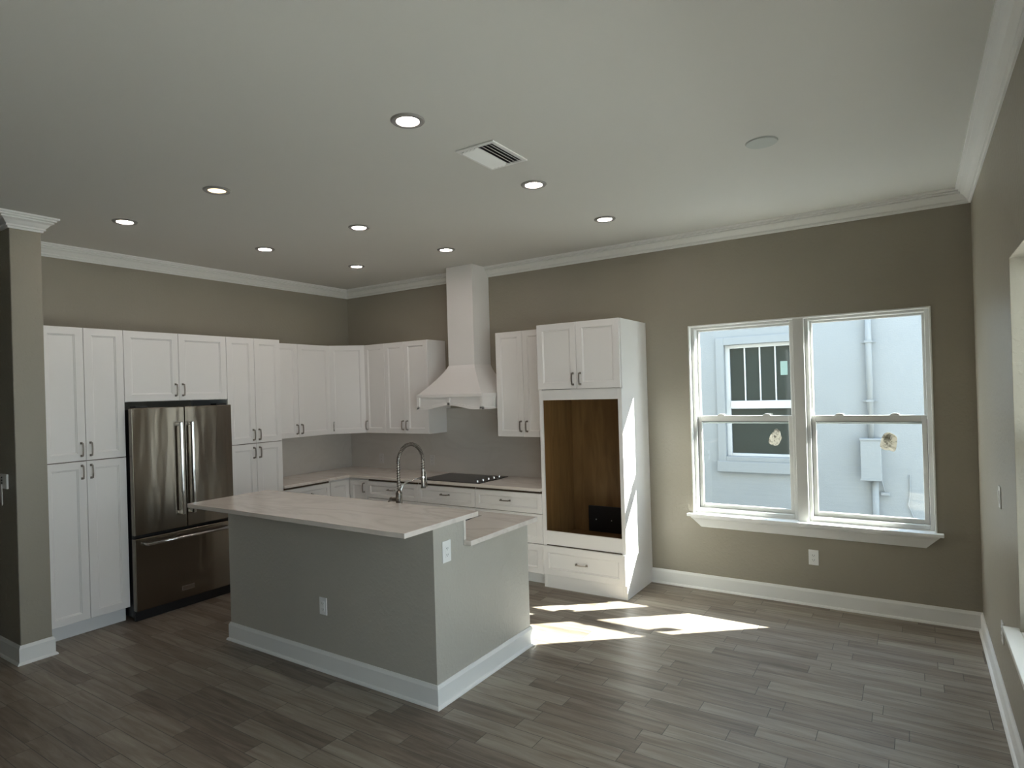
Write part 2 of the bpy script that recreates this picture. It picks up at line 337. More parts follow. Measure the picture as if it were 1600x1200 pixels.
# ------------------------------------------------------------------ double-hung windows
def window(name, w, h, loc, rz, label, jm=None, yo=0.0):
    """pair of double-hung units; local x along the wall, local +y outwards, room face at y=0, sill height z=0"""
    root = bpy.data.objects.new(name, None); COL.objects.link(root); root.location = loc; root.rotation_euler = (0, 0, rz); struct(root, label)
    m = MB(); T = 0.012
    # jamb lining and outer frame
    for a in ((0, T, 0, 0.2), (w-T, w, 0, 0.2)): m.box(a[0], a[1], -0.004, 0.199, 0, h)
    m.box(T, w-T, -0.004, 0.199, h-T, h); m.box(T, w-T, 0.05, 0.199, 0, T)
    m.build('jamb_lining', jm or M_trim, root, 0.002)
    mx0, mx1 = w*0.4775, w*0.5235
    box(mx0, mx1, 0.004+yo, 0.19, 0.001, h-T).build('mullion', M_vinyl, root, 0.003)
    for (u0, u1) in ((T, mx0), (mx1, w-T)):
        fr = MB(); fb = 0.028
        fr.box(u0, u0+fb, 0.05+yo, 0.19, T, h-T); fr.box(u1-fb, u1, 0.05+yo, 0.19, T, h-T); fr.box(u0+fb, u1-fb, 0.05+yo, 0.19, h-T-0.02, h-T); fr.box(u0+fb, u1-fb, 0.05, 0.19, T, 0.045)
        fr.build('window_frame', M_vinyl, root, 0.003)
        zm = 0.852
        a0, a1 = u0+fb, u1-fb
        us = MB(); b = 0.018        # upper, outer sash
        z0, z1 = zm-0.045, h-T-0.02
        us.box(a0, a0+b, 0.135, 0.165, z0, z1); us.box(a1-b, a1, 0.135, 0.165, z0, z1); us.box(a0+b, a1-b, 0.135, 0.165, z1-b, z1); us.box(a0+b, a1-b, 0.135, 0.165, z0, z0+0.05)
        s_ = us.build('upper_sash', M_vinyl, root, 0.003)
        box(a0+b, a1-b, 0.148, 0.152, z0+0.05, z1-b).build('glass_pane', M_glass, s_)
        ls = MB(); b = 0.034        # lower, inner sash
        z0, z1 = 0.045, zm+0.026
        ls.box(a0, a0+b, 0.09, 0.125, z0, z1); ls.box(a1-b, a1, 0.09, 0.125, z0, z1); ls.box(a0+b, a1-b, 0.09, 0.125, z1-0.05, z1); ls.box(a0+b, a1-b, 0.09, 0.125, z0, z0+0.036)
        s_ = ls.build('lower_sash', M_vinyl, root, 0.003)
        box(a0+b, a1-b, 0.106, 0.110, z0+0.036, z1-0.05).build('glass_pane', M_glass, s_)
        wm = MB(); wm.box(a0-0.0005, a0+0.003, 0.086, 0.0905, z0, z1-0.03).box(a1-0.003, a1+0.0005, 0.086, 0.0905, z0, z1-0.03).box(a0+b, a1-b, 0.0885, 0.104, z1-0.053, z1-0.0495)  # dark strips painting the shade lines at sash sides and under the top rail
        wm.build('sash_shade_lines', M_slot, s_)
        for t in (0.26, 0.74):      # sash locks on the meeting rail
            xx = a0+(a1-a0)*t; lk = MB()
            lk.prism([(-0.032, 0), (0.032, 0), (0.028, 0.010), (0.012, 0.016), (-0.012, 0.016), (-0.028, 0.010)], lambda p: (xx+p[0], 0.094, z1+p[1]), lambda p: (xx+p[0], 0.120, z1+p[1]))
            lk.build('sash_lock', M_vinyl, s_, 0.002)
    # stool and mitred apron
    st = MB(); st.box(-0.042, w+0.040, -0.062, -0.001, -0.018, 0.006); st.box(T, w-T, -0.001, 0.052, -0.0005, 0.006)
    st.build('window_sill', M_trim, root, 0.004)
    ap = MB()
    prof = [(0, -0.018), (0.040, -0.018), (0.042, -0.034), (0.034, -0.040), (0.026, -0.060), (0.012, -0.098), (0.010, -0.112), (0, -0.116)]
    L_ = [( -0.030 + 0.1*(0.042-d)*6*0.36, -d-0.001, z) for d, z in prof]
    L_ = [(-0.020+(-z-0.018)*0.95, -d-0.001, z) for d, z in prof]; R_ = [(w+0.020-(-z-0.018)*0.95, -d-0.001, z) for d, z in prof]
    ap.loft([L_, R_]); ap.build('window_apron', M_trim, root)
    return root
window('window_1', WX1-WX0, WZ1-WZ0, (WX0, 0, WZ0), 0, 'white double-hung pair of windows in the back wall')
window('window_2', RY1-RY0, WZ1-WZ0, (XR, RY1, WZ0), -PI/2, 'window recessed in the right wall, at the right edge of the photo', M_wall, 0.045)
# unseen glazed sliding door behind the camera, added for side daylight
dr = bpy.data.objects.new('added_daylight_door', None); COL.objects.link(dr); struct(dr)
fr = MB(); fr.box(XR, XR+0.12, -5.9, -5.84, 0, 2.42); fr.box(XR, XR+0.12, -4.16, -4.1, 0, 2.42); fr.box(XR, XR+0.12, -5.84, -4.16, 2.36, 2.42); fr.box(XR+0.02, XR+0.1, -5.04, -4.96, 0, 2.36); fr.box(XR, XR+0.12, -5.84, -4.16, 0, 0.04)
fr.build('door_frame', M_vinyl, dr, 0.004)
box(XR+0.05, XR+0.055, -5.84, -4.16, 0.04, 2.36).build('glass_pane', M_glass, dr)

# ------------------------------------------------------------------ cabinet kit
def shaker(x0, x1, z0, z1, yf, th=0.020, fw_=0.057):
    """door or drawer front facing -y: flat frame, small bead, recessed panel"""
    m = MB(); bm = m.bm
    def ring(i, y): return [bm.verts.new(p) for p in ((x0+i, y, z0+i), (x1-i, y, z0+i), (x1-i, y, z1-i), (x0+i, y, z1-i))]
    f_ = min(fw_, (z1-z0)*0.24)
    R = [ring(0, yf+th), ring(0, yf+0.002), ring(0.002, yf), ring(f_, yf), ring(f_+0.003, yf+0.005), ring(f_+0.007, yf+0.005), ring(f_+0.012, yf+0.010), ring(f_+0.020, yf+0.010)]
    for a, b in zip(R, R[1:]):
        for i in range(4): bm.faces.new((a[i], a[(i+1) % 4], b[(i+1) % 4], b[i]))
    bm.faces.new(R[-1]); bm.faces.new(list(reversed(R[0])))
    return m
def pull(cx, cz, yf, vert=True, L=0.100):
    """bar pull with flared square feet, centred at cx, cz on the front at y=yf"""
    m = MB(); h = L/2
    def P(a, b, c): return (cx+b, yf-c, cz+a) if vert else (cx+a, yf-c, cz+b)
    for s in (-1, 1):
        m.loft([[P(s*h+d*0.009, e*0.009, -0.0) for d, e in ((-1,-1),(1,-1),(1,1),(-1,1))], [P(s*h+d*0.009, e*0.009, 0.004) for d, e in ((-1,-1),(1,-1),(1,1),(-1,1))],
                [P(s*h+d*0.005, e*0.005, 0.010) for d, e in ((-1,-1),(1,-1),(1,1),(-1,1))], [P(s*(h-0.004)+d*0.005, e*0.005, 0.026) for d, e in ((-1,-1),(1,-1),(1,1),(-1,1))]])
    n = 8; pts = []
    for i in range(n+1):
        t = -1+2*i/n; pts.append((t*(h+0.003), 0.026+0.006*(1-t*t)))
    m.loft([[P(a, -0.005, c-0.004), P(a, 0.005, c-0.004), P(a, 0.005, c+0.004), P(a, -0.005, c+0.004)] for a, c in pts])
    return m
G = 0.0018
def door(root, x0, x1, z0, z1, yf, hx=None, hz=None, vert=True, name='door'):
    d = shaker(x0+G, x1-G, z0+G, z1-G, yf).build(name, M_cab, root)
    if hx is not None: pull(hx, hz, yf, vert).build('handle', M_nickel, d, 0.001)
    return d
E1 = 0.0008
TD, DT = 0.617, 0.020     # tall carcass depth, door thickness
TOP, UB = 2.434, 1.375
def carcass(root, w, d, z0, z1, kick=0.0, name='cabinet_body'):
    m = box(E1, w-E1, -d+0.0005, -0.001, z0, z1).build(name, M_cab, root)
    box(E1+0.003, w-E1-0.003, -d-0.0004, -d+0.0005, z0+0.003, z1-(0.0 if kick and z1 < 1 else 0.003)).build('gap_shade_front', M_gapshade, root)  # brown sheet painting the shade in door gaps and under the countertop
    if kick: box(E1, w-E1, -d+0.065, -0.001, 0, kick).build('toe_kick', M_kick, root)
    return m

# -- left wall (local x runs along +y, fronts face +x)
def left_cab(name, label, cat, y0, y1, **k): return thing(name, label, cat, (0, y0, 0), PI/2, **k), y1-y0
yf = -(TD+0.001+DT)
# left pantry
t, w = left_cab('pantry_cabinet', 'tall white four-door pantry cabinet between the wall end and the refrigerator', 'cabinet', -3.690, -3.083)
carcass(t, w, TD, 0.122, TOP, 0.122); c = w/2+0.003
door(t, 0, c, UB+0.003, TOP, yf, c-0.033, 1.468); door(t, c, w, UB+0.003, TOP, yf, c+0.033, 1.468)
door(t, 0, c, 0.125, UB, yf, c-0.033, 1.290); door(t, c, w, 0.125, UB, yf, c+0.033, 1.290)
# cabinet over the fridge
t, w = left_cab('bridge_cabinet', 'wide white two-door cabinet mounted above the refrigerator', 'cabinet', -3.083, -2.150)
carcass(t, w, TD, 1.832, TOP); c = w/2
door(t, 0, c, 1.834, TOP, yf, c-0.033, 1.928); door(t, c, w, 1.834, TOP, yf, c+0.033, 1.928)
# right pantry
t, w = left_cab('pantry_cabinet', 'tall white pantry cabinet right of the refrigerator, partly hidden by the island', 'cabinet', -2.150, -1.543)
carcass(t, w, TD, 0.122, TOP, 0.122); c = w/2
door(t, 0, c, UB+0.011, TOP, yf, c-0.033, 1.470); door(t, c, w, UB+0.011, TOP, yf, c+0.033, 1.470)
door(t, 0, c, 0.125, UB+0.008, yf, c-0.033, 1.292); door(t, c, w, 0.125, UB+0.008, yf, c+0.033, 1.292)
# upper on the left wall
UD = 0.308; yu = -(UD+0.001+DT)
t, w = left_cab('wall_cabinet', 'white two-door wall cabinet over the left countertop, beside the right pantry', 'cabinet', -1.541, -0.613)
carcass(t, w, UD, 1.378, TOP); c = w/2
door(t, 0, c, 1.378, TOP, yu, c-0.033, 1.470); door(t, c, w, 1.378, TOP, yu, c+0.033, 1.470)
# diagonal corner upper
t = thing('corner_wall_cabinet', 'white diagonal single-door wall cabinet in the kitchen corner', 'cabinet')
poly = [(0.001, -0.001), (0.611, -0.001), (0.611, -UD), (UD, -0.611), (0.001, -0.611)]
MB().prism(poly, lambda p: (p[0], p[1], 1.378), lambda p: (p[0], p[1], TOP)).build('cabinet_body', M_cab, t)
dl = math.hypot(0.611-UD, 0.611-UD)
dd = shaker(0.006, dl-0.006, 1.38, TOP-0.001, -0.021).build('door', M_cab, t)
dd.location = (UD, -0.611, 0); dd.rotation_euler = (0, 0, PI/4)
pull(0.045, 1.470, -0.021).build('handle', M_bright, dd, 0.001)

# -- back wall (local axes are world axes)
def back_cab(name, label, x0, x1, cat='cabinet'): return thing(name, label, cat, (x0, 0, 0)), x1-x0
t, w = back_cab('wall_cabinet', 'narrow white single-door wall cabinet right of the corner cabinet', 0.6125, 0.945)
carcass(t, w, UD, 1.378, TOP); door(t, 0, w, 1.378, TOP, yu, 0.034, 1.472)
t, w = back_cab('wall_cabinet', 'white two-door wall cabinet just left of the range hood', 0.945, 1.603)
carcass(t, w, UD, 1.378, TOP); c = w/2-0.02
door(t, 0, c, 1.378, TOP, yu, c-0.033, 1.474); door(t, c, w, 1.378, TOP, yu, c+0.033, 1.474)
t, w = back_cab('wall_cabinet', 'white two-door wall cabinet between the range hood and the oven tower', 2.523, 3.193)
carcass(t, w, UD, 1.365, TOP); c = w/2-0.012
door(t, 0, c, 1.365, TOP, yu, c-0.035, 1.472); door(t, c, w, 1.365, TOP, yu, c+0.035, 1.472)

# -- base cabinets
BT = 0.884
BD = 0.607; yb = -(BD+0.001+DT)
t, w = left_cab('base_cabinet', 'white base cabinet under the left countertop, next to the right pantry', 'cabinet', -1.541, -0.915)
carcass(t, w, BD, 0.11, BT-0.001, 0.11); c = w/2
door(t, 0, w, 0.675, 0.862, yb, c, 0.775, False, 'drawer'); door(t, 0, c, 0.112, 0.672, yb, c-0.033, 0.58); door(t, c, w, 0.112, 0.672, yb, c+0.033, 0.58)
t = thing('corner_base_cabinet', 'white corner base cabinet with folding doors at the inner bend of the countertop', 'cabinet')
poly = [(0.001, -0.001), (0.913, -0.001), (0.913, -BD), (BD, -BD), (BD, -0.913), (0.001, -0.913)]
MB().prism(poly, lambda p: (p[0], p[1], 0.11), lambda p: (p[0], p[1], BT-0.001)).build('cabinet_body', M_cab, t)
poly = [(0.001, -0.001), (0.913, -0.001), (0.913, -BD+0.065), (BD-0.065, -BD+0.065), (BD-0.065, -0.913), (0.001, -0.913)]
MB().prism(poly, lambda p: (p[0], p[1], 0.0), lambda p: (p[0], p[1], 0.11)).build('toe_kick', M_kick, t)
dd = shaker(BD+0.024, 0.911, 0.112, 0.862, yb).build('door', M_cab, t); pull(0.868, 0.780, yb).build('handle', M_nickel, dd, 0.001)
dd = shaker(0.0, 0.911-BD-0.024, 0.112, 0.862, -0.021).build('door', M_cab, t); dd.location = (BD, -0.911, 0); dd.rotation_euler = (0, 0, PI/2)
t, w = back_cab('base_cabinet', 'white base cabinet with a top drawer, right of the corner base cabinet', 0.915, 1.665)
carcass(t, w, BD, 0.11, BT-0.001, 0.11); c = w/2
door(t, 0, w, 0.672, 0.862, yb, c, 0.776, False, 'drawer'); door(t, 0, c, 0.112, 0.669, yb, c-0.033, 0.58); door(t, c, w, 0.112, 0.669, yb, c+0.033, 0.58)
t, w = back_cab('base_cabinet', 'white drawer base cabinet directly under the cooktop', 1.665, 2.425)
carcass(t, w, BD, 0.11, BT-0.001, 0.11); c = w/2
door(t, 0, w, 0.672, 0.862, yb, c, 0.778, False, 'drawer'); door(t, 0, w, 0.392, 0.669, yb, c, 0.56, False, 'drawer'); door(t, 0, w, 0.112, 0.389, yb, c, 0.28, False, 'drawer')
t, w = back_cab('base_cabinet', 'white three-drawer base cabinet against the left side of the oven tower', 2.425, 3.193)
carcass(t, w, BD, 0.11, BT-0.001, 0.11); c = w/2
door(t, 0, w, 0.672, 0.862, yb, c-0.02, 0.775, False, 'drawer'); door(t, 0, w, 0.392, 0.669, yb, c-0.02, 0.56, False, 'drawer'); door(t, 0, w, 0.112, 0.389, yb, c-0.02, 0.28, False, 'drawer')

# L-shaped countertop
poly = [(0.002, -0.002), (3.192, -0.002), (3.192, -0.650), (0.650, -0.650), (0.650, -1.540), (0.002, -1.540)]
o = MB().prism(poly, lambda p: (p[0], p[1], BT), lambda p: (p[0], p[1], 0.914)).build('countertop', M_quartz, None, 0.003)
tag(o, 'L-shaped pale veined quartz countertop along the two kitchen walls', 'countertop')
# backsplash slab up to the wall cabinets, higher under the hood
m = MB(); m.box(0.0015, 0.014, -1.540, -0.0015, 0.9145, 1.377); m.box(0.014, 1.605, -0.014, -0.0015, 0.9145, 1.377)
m.box(1.605, 2.521, -0.014, -0.0015, 0.9145, 1.652); m.box(2.521, 3.192, -0.014, -0.0015, 0.9145, 1.364)
tag(m.build('backsplash', M_splash), 'grey slab backsplash between the countertop and the wall cabinets', 'backsplash')

# -- oven tower with open cavity
TX0, TX1 = 3.195, 4.011
t = thing('oven_tower_cabinet', 'tall white cabinet with a large empty oven opening, nearest the window', 'cabinet', (TX0, 0, 0)); w = TX1-TX0
OZ0, OZ1, OX0, OX1 = 0.524, 1.735, 0.033, w-0.036
m = MB(); D = 0.600
m.box(0, 0.019, -D, -0.001, 0, TOP); m.box(w-0.019, w, -D, -0.001, 0, TOP)            # sides
m.box(0.019, w-0.019, -0.008, -0.001, 0, TOP); m.box(0.019, w-0.019, -D, -0.008, TOP-0.019, TOP)
m.box(0.019, w-0.019, -D, -0.008, OZ1+0.002, OZ1+0.020); m.box(0.019, w-0.019, -D, -0.008, 0.393, 0.411)
m.box(0.019, w-0.019, -D, -0.008, 0.0, 0.11)
m.build('cabinet_body', M_cab, t, 0.001)
m = MB()                                                                        # face frame round the opening
m.box(0, OX0, -D-0.019, -D, 0.0, 1.828); m.box(OX1, w, -D-0.019, -D, 0.0, 1.828)
m.box(OX0, OX1, -D-0.019, -D, OZ1, 1.830); m.box(OX0, OX1, -D-0.019, -D, 0.399, OZ0); m.box(OX0, OX1, -D-0.019, -D, 0.0, 0.128)
m.build('face_frame', M_cab, t, 0.001)
m = MB(); m.box(w-0.0005, w+0.003, -0.022, -0.002, 0.0, TOP)                          # scribe strip against the wall
m.build('scribe_strip', M_cab, t)
CB = 0.412
m = MB(); m.box(0.020, 0.024, -D+0.001, -0.012, CB, OZ1+0.001); m.box(w-0.024, w-0.020, -D+0.001, -0.012, CB, OZ1+0.001)
m.box(0.020, w-0.020, -0.012, -0.009, CB, OZ1+0.001); m.box(0.024, w-0.024, -D+0.001, -0.012, OZ1-0.001, OZ1+0.001); m.box(0.024, w-0.024, -D+0.001, -0.012, CB, CB+0.004)
box(OX0, OX1, -D-0.010, -D-0.002, 0.130, 0.397).build('drawer_gap_shade', M_gapshade, t)  # brown sheet painting the shade line around the tower drawer
tag_l = m.build('cavity_lining', M_wood, t); tag_l['label'] = 'brown plywood inside of the oven opening'
m = box(0.185, 0.66, -0.030, -0.013, 0.418, 0.672).build('dark_back_panel', M_black, t, 0.004)  # flat black panel low on the back of the cavity
for sx_ in (0.268, 0.430): MB().cyl((sx_, -0.0305, 0.540), (sx_, -0.034, 0.540), 0.006, n=10).build('screw', M_plate, m)
yt = -D-0.019-0.021; c = w/2-0.005
door(t, 0, c, 1.832, TOP, yt, c-0.036, 1.922); door(t, c, w, 1.832, TOP, yt, c+0.036, 1.922)
door(t, -0.001, w-0.002, 0.122, 0.391, yt, c-0.005, 0.254, False, 'drawer')

# ------------------------------------------------------------------ refrigerator
t = thing('refrigerator', 'stainless steel french door refrigerator with bottom freezer drawer', 'refrigerator', (0, -3.072, 0), PI/2)
w = 0.908; FB = 0.655; FD = 0.715
box(0.006, w-0.006, -FB, -0.03, 0.03, 1.765).build('fridge_body', M_black, t, 0.004)
m = box(0.006, w-0.006, -FB-0.02, -FB, 0.0, 0.082).build('base_grille', M_black, t, 0.003)
def slab(x0, x1, z0, z1, b=0.010): return box(x0, x1, -FD, -FB-0.006, z0, z1)
for x0, x1, hx in ((0.0, w/2-0.002, w/2-0.062), (w/2+0.002, w, w/2+0.040)):
    d_ = slab(x0, x1, 0.716, 1.780).build('door', M_steel, t, 0.006, seg=3)
    m = MB(); hz0, hz1 = 0.835, 1.645
    m.box(hx-0.012, hx+0.012, -FD-0.062, -FD-0.034, hz0, hz1)
    h_ = m.build('handle', M_bright, d_, 0.006, seg=3)
    for zz in (hz0+0.004, hz1-0.034): box(hx-0.012, hx+0.012, -FD-0.040, -FD, zz, zz+0.03).build('handle_bracket', M_bright, h_, 0.004)
for x0, x1 in ((0.04, 0.14), (w-0.14, w-0.04)): box(x0, x1, -FD+0.01, -FB+0.05, 1.781, 1.795).build('hinge_cover', M_black, t, 0.003)
d_ = slab(0.0, w, 0.088, 0.690).build('freezer_drawer', M_steel, t, 0.006, seg=3)
m = MB(); m.cyl((0.075, -FD-0.052, 0.640), (w-0.075, -FD-0.052, 0.640), 0.0125, n=16)
h_ = m.build('handle', M_bright, d_, smooth=True)
for xx in (0.085, w-0.085): MB().cyl((xx, -FD, 0.640), (xx, -FD-0.052, 0.640), 0.016, 0.012, 16).build('handle_bracket', M_bright, h_, smooth=True)
m = MB(); x0, x1, z0, z1 = 0.385, 0.50, 0.158, 0.200
box(x0, x1, -FD-0.003, -FD, z0, z1).build('name_plate', M_bright, d_, 0.001)
box(x0+0.006, x1-0.004, -FD-0.0036, -FD-0.003, z0+0.006, z1-0.006).build('name_plate_inlay', M_nickel, d_)

# ------------------------------------------------------------------ range hood
t = thing('range_hood', 'white wooden chimney range hood with arched valance above the cooktop', 'range hood', (0, 0, 0))
HC = 2.063; bx = 0.427; HY = -0.553
box(HX0, HX1, -0.310, -0.001, 2.125, H-0.001).build('chimney', M_cab, t, 0.002)
rings = []
for i in range(9):
    u = i/8; z = 1.812+u*(2.126-1.812); k_ = (1-u)**1.35*0.75+(1-u)*0.25
    hw0 = (HX1-HX0)/2; hx_ = hw0+(bx-hw0)*k_; yy = -0.310+(HY+0.310)*k_
    rings.append([(HC-hx_, yy, z), (HC+hx_, yy, z), (HC+hx_, -0.001, z), (HC-hx_, -0.001, z)])
MB().loft(rings).build('hood_canopy', M_cab, t)
def arch(x): # bottom outline of the valance
    a = abs(x-HC)/bx
    return 1.697 if a < 0 else 1.655 + 0.043*(0.5+0.5*math.cos(PI*min(1, a/0.82)))
m = MB(); n = 32; xs = [HC-bx+2*bx*i/n for i in range(n+1)]
polyf = [(HC-bx, 1.815)] + [(x, arch(x)) for x in xs] + [(HC+bx, 1.815)]
m.prism(polyf, lambda p: (p[0], HY+0.018, p[1]), lambda p: (p[0], HY+0.030, p[1]))
for s in (-1, 1): m.box(HC+s*bx-(0.018 if s > 0 else 0), HC+s*bx+(0.018 if s < 0 else 0), HY+0.030, -0.001, 1.655, 1.815)
m.box(HC-bx+0.018, HC+bx-0.018, HY+0.03, -0.001, 1.755, 1.765)
va = m.build('valance', M_cab, t)
m = MB()   # raised rails and stiles on the valance
def band(z_off, hgt, x0, x1): # arched lower rail
    a_ = [(x, arch(x)+z_off) for x in xs if x0-1e-6 <= x <= x1+1e-6]; b_ = [(x, z+hgt) for x, z in reversed(a_)]
    m.prism(a_+b_, lambda p: (p[0], HY-0.001, p[1]), lambda p: (p[0], HY+0.018, p[1]))
band(0, 0.030, HC-bx, HC+bx)
m.box(HC-bx-0.004, HC+bx+0.004, HY-0.007, HY+0.018, 1.786, 1.818)
for x0, x1 in ((HC-bx, HC-bx+0.028), (HC-0.016, HC+0.016), (HC+bx-0.028, HC+bx)): m.box(x0, x1, HY-0.001, HY+0.018, 1.660 if abs((x0+x1)/2-HC) > 0.1 else 1.70, 1.784)
for s in (-1, 1):
    X = HC+s*bx; a, b = (X, X+0.010) if s > 0 else (X-0.010, X)
    m.box(a, b, HY-0.001, -0.001, 1.655, 1.680); m.box(a, b, HY-0.001, -0.001, 1.782, 1.818); m.box(a, b, HY-0.001, HY+0.030, 1.655, 1.79)
    m.box(a, b, -0.335, -0.305, 1.68, 1.782)
m.build('valance_moulding', M_cab, va, 0.002)

# ------------------------------------------------------------------ cooktop
t = thing('cooktop', 'black glass cooktop with a row of knobs set in the back countertop', 'cooktop', (1.690, -0.620, 0.914))
cw, cd_ = 0.790, 0.530
box(0, cw, 0, cd_, 0, 0.006).build('glass_surface', M_cook, t, 0.002)
for i in range(5):
    y_ = 0.035+i*0.098; kx = 0.742
    k_ = MB().cyl((kx, y_, 0.006), (kx, y_, 0.028), 0.0135, 0.012, 20).build('knob', M_bright, t, smooth=False)
    MB().cyl((kx, y_, 0.006), (kx, y_, 0.0085), 0.019, 0.018, 20).build('knob_base', M_black, k_)

# ------------------------------------------------------------------ island
SKX0, SKX1, SKY0, SKY1 = 2.72, 3.42, -2.33, -1.90
IX0, IX1, IY0, IY1 = 1.731, 3.758, -2.872, -1.823
t = thing('kitchen_island', 'grey painted kitchen island with white baseboard in the middle of the room', 'island')
m = MB(); ring_o = [(IX0, IY0), (IX1, IY0), (IX1, IY1), (IX0, IY1)]          # raised front wall, lower part with a hole for the sink
bm = m.bm; ZB, ZL, ZR = 0.0, 0.883, 1.044
def V(x, y, z): return bm.verts.new((x, y, z))
for X in (IX0, IX1): bm.faces.new([V(X, IY0, ZB), V(X, IY1, ZB), V(X, IY1, ZL), V(X, -2.580, ZL), V(X, -2.580, ZR), V(X, IY0, ZR)])
for a, b, z0, z1, y in ((IX0, IX1, ZB, ZR, IY0), (IX0, IX1, ZL, ZR, -2.580), (IX0, IX1, ZB, ZL, IY1)): bm.faces.new([V(a, y, z0), V(b, y, z0), V(b, y, z1), V(a, y, z1)])
hx0, hx1, hy0, hy1 = SKX0-0.012, SKX1+0.012, SKY0-0.012, SKY1+0.012
for a, b, c, d, z in ((IX0, IX1, IY0, -2.580, ZR), (IX0, hx0, -2.580, IY1, ZL), (hx1, IX1, -2.580, IY1, ZL), (hx0, hx1, -2.580, hy0, ZL), (hx0, hx1, hy1, IY1, ZL), (IX0, IX1, IY0, IY1, ZB)): bm.faces.new([V(a, c, z), V(b, c, z), V(b, d, z), V(a, d, z)])
bmesh.ops.remove_doubles(bm, verts=bm.verts, dist=1e-5)
m.build('island_body', M_islw, t)
bb = [(IX0, IY0), (IX0, IY1), (IX1, IY1), (IX1, IY0)]
sweep(bb, BP, closed=True).build('baseboard', M_trim, t)
o = box(1.655, 3.789, -3.148, -2.459, 1.045, 1.075).build('bar_countertop', M_quartz, None, 0.003)
tag(o, 'raised veined quartz bar top overhanging the front of the island', 'countertop')
o = box(IX0, IX1+0.004, -2.5795, -2.5595, 0.9145, 1.0445).build('bar_backsplash', M_quartz, None, 0.001)
tag(o, 'low quartz upstand between the bar top and the lower island counter', 'backsplash')
SKX0, SKX1, SKY0, SKY1 = 2.72, 3.42, -2.33, -1.90
m = MB(); a = (1.69, 3.812, -2.5585, -1.768)
m.box(a[0], SKX0, a[2], a[3], 0.884, 0.914); m.box(SKX1, a[1], a[2], a[3], 0.884, 0.914); m.box(SKX0, SKX1, a[2], SKY0, 0.884, 0.914); m.box(SKX0, SKX1, SKY1, a[3], 0.884, 0.914)
m.box(IX1+0.002, a[1], -2.5785, -2.5585, 0.884, 0.914)
ictr = tag(m.build('island_countertop', M_quartz), 'lower veined quartz island counter behind the raised bar', 'countertop')
m = MB(); bz = 0.70
m.box(SKX0-0.01, SKX0, SKY0, SKY1, bz, 0.883); m.box(SKX1, SKX1+0.01, SKY0, SKY1, bz, 0.883); m.box(SKX0-0.01, SKX1+0.01, SKY0-0.01, SKY0, bz, 0.883); m.box(SKX0-0.01, SKX1+0.01, SKY1, SKY1+0.01, bz, 0.883); m.box(SKX0, SKX1, SKY0, SKY1, bz, bz+0.01)
m.build('sink_basin', M_bright, ictr)

# ------------------------------------------------------------------ faucet
fx, fy, fz = 3.062, -2.405, 0.9145
t = thing('spring_faucet', 'tall brushed nickel spring faucet arching up behind the island bar', 'faucet', (fx, fy, fz))
m = MB(); m.cyl((0, 0, 0), (0, 0, 0.012), 0.030, 0.028, 28); m.cyl((0, 0, 0.012), (0, 0, 0.222), 0.023, n=28); m.cyl((0, 0, 0.222), (0, 0, 0.237), 0.023, 0.013, 28)
m.build('faucet_body', M_faucet, t, 0.001, smooth=False)
m = MB(); m.cyl((-0.018, 0, 0.172), (-0.074, 0, 0.172), 0.0155, n=20); m.cyl((-0.074, 0, 0.172), (-0.084, 0, 0.172), 0.0155, 0.011, n=20); m.tube([(-0.066, -0.010, 0.168), (-0.066, -0.040, 0.158)], [0.006, 0.0055], 10)
m.build('lever_handle', M_nickel, t)
# hose path: up, over and down on the sink side
R_ = 0.118; zt = 0.425; hose = []
for i in range(9): hose.append((0, 0, 0.237+(zt-0.237)*i/8))
for i in range(1, 25):
    a_ = PI*i/24; hose.append((0.012*(1-math.cos(a_)), R_*(1-math.cos(a_)), zt+0.128*math.sin(a_)))
for i in range(1, 4): hose.append((0.024, 2*R_, zt-0.025*i))
MB().tube(hose, 0.0085, 12).build('hose', M_nickel, t, smooth=True)
# spring coil wrapped around the hose
def frame_at(s_):
    f_ = s_*(len(hose)-1); i = min(int(f_), len(hose)-2); u = f_-i
    p = Vector(hose[i]).lerp(Vector(hose[i+1]), u); t_ = (Vector(hose[i+1])-Vector(hose[i])).normalized()
    X_ = Vector((1, 0, 0)); X_ = (X_-t_*X_.dot(t_)).normalized(); return p, X_, t_.cross(X_)
coil = []; turns = 46
for i in range(turns*10+1):
    s_ = i/(turns*10); p, a1, a2 = frame_at(s_); g_ = 2*PI*i/10
    coil.append(p+(a1*math.cos(g_)+a2*math.sin(g_))*0.0125)
MB().tube(coil, 0.0026, 6).build('spring_coil', M_faucet, t, smooth=True)
hx, hy = 0.024, 2*R_
m = MB(); m.cyl((hx, hy, 0.350), (hx, hy, 0.362), 0.013, 0.012, 20); m.cyl((hx, hy, 0.235), (hx, hy, 0.350), 0.0155, 0.0145, 20); m.cyl((hx, hy, 0.222), (hx, hy, 0.235), 0.020, 0.0155, 20)
m.build('spray_head', M_nickel, t)
MB().tube([(hx+0.019, hy, 0.345), (hx+0.022, hy+0.004, 0.320), (hx+0.024, hy+0.006, 0.270), (hx+0.030, hy+0.008, 0.232)], [0.005, 0.0055, 0.005, 0.004], 8).build('spray_lever', M_faucet, t, smooth=True)
MB().tube([(0.0, 0.022, 0.195), (0.0, 0.024, 0.240), (0.004, 0.040, 0.272), (0.010, 0.075, 0.286), (0.018, 0.15, 0.296), (hx, hy-0.014, 0.303)], 0.0055, 10).build('support_arm', M_bright, t, smooth=True)
MB().cyl((hx, hy, 0.296), (hx, hy, 0.310), 0.0185, n=20).build('holder_ring', M_bright, t)

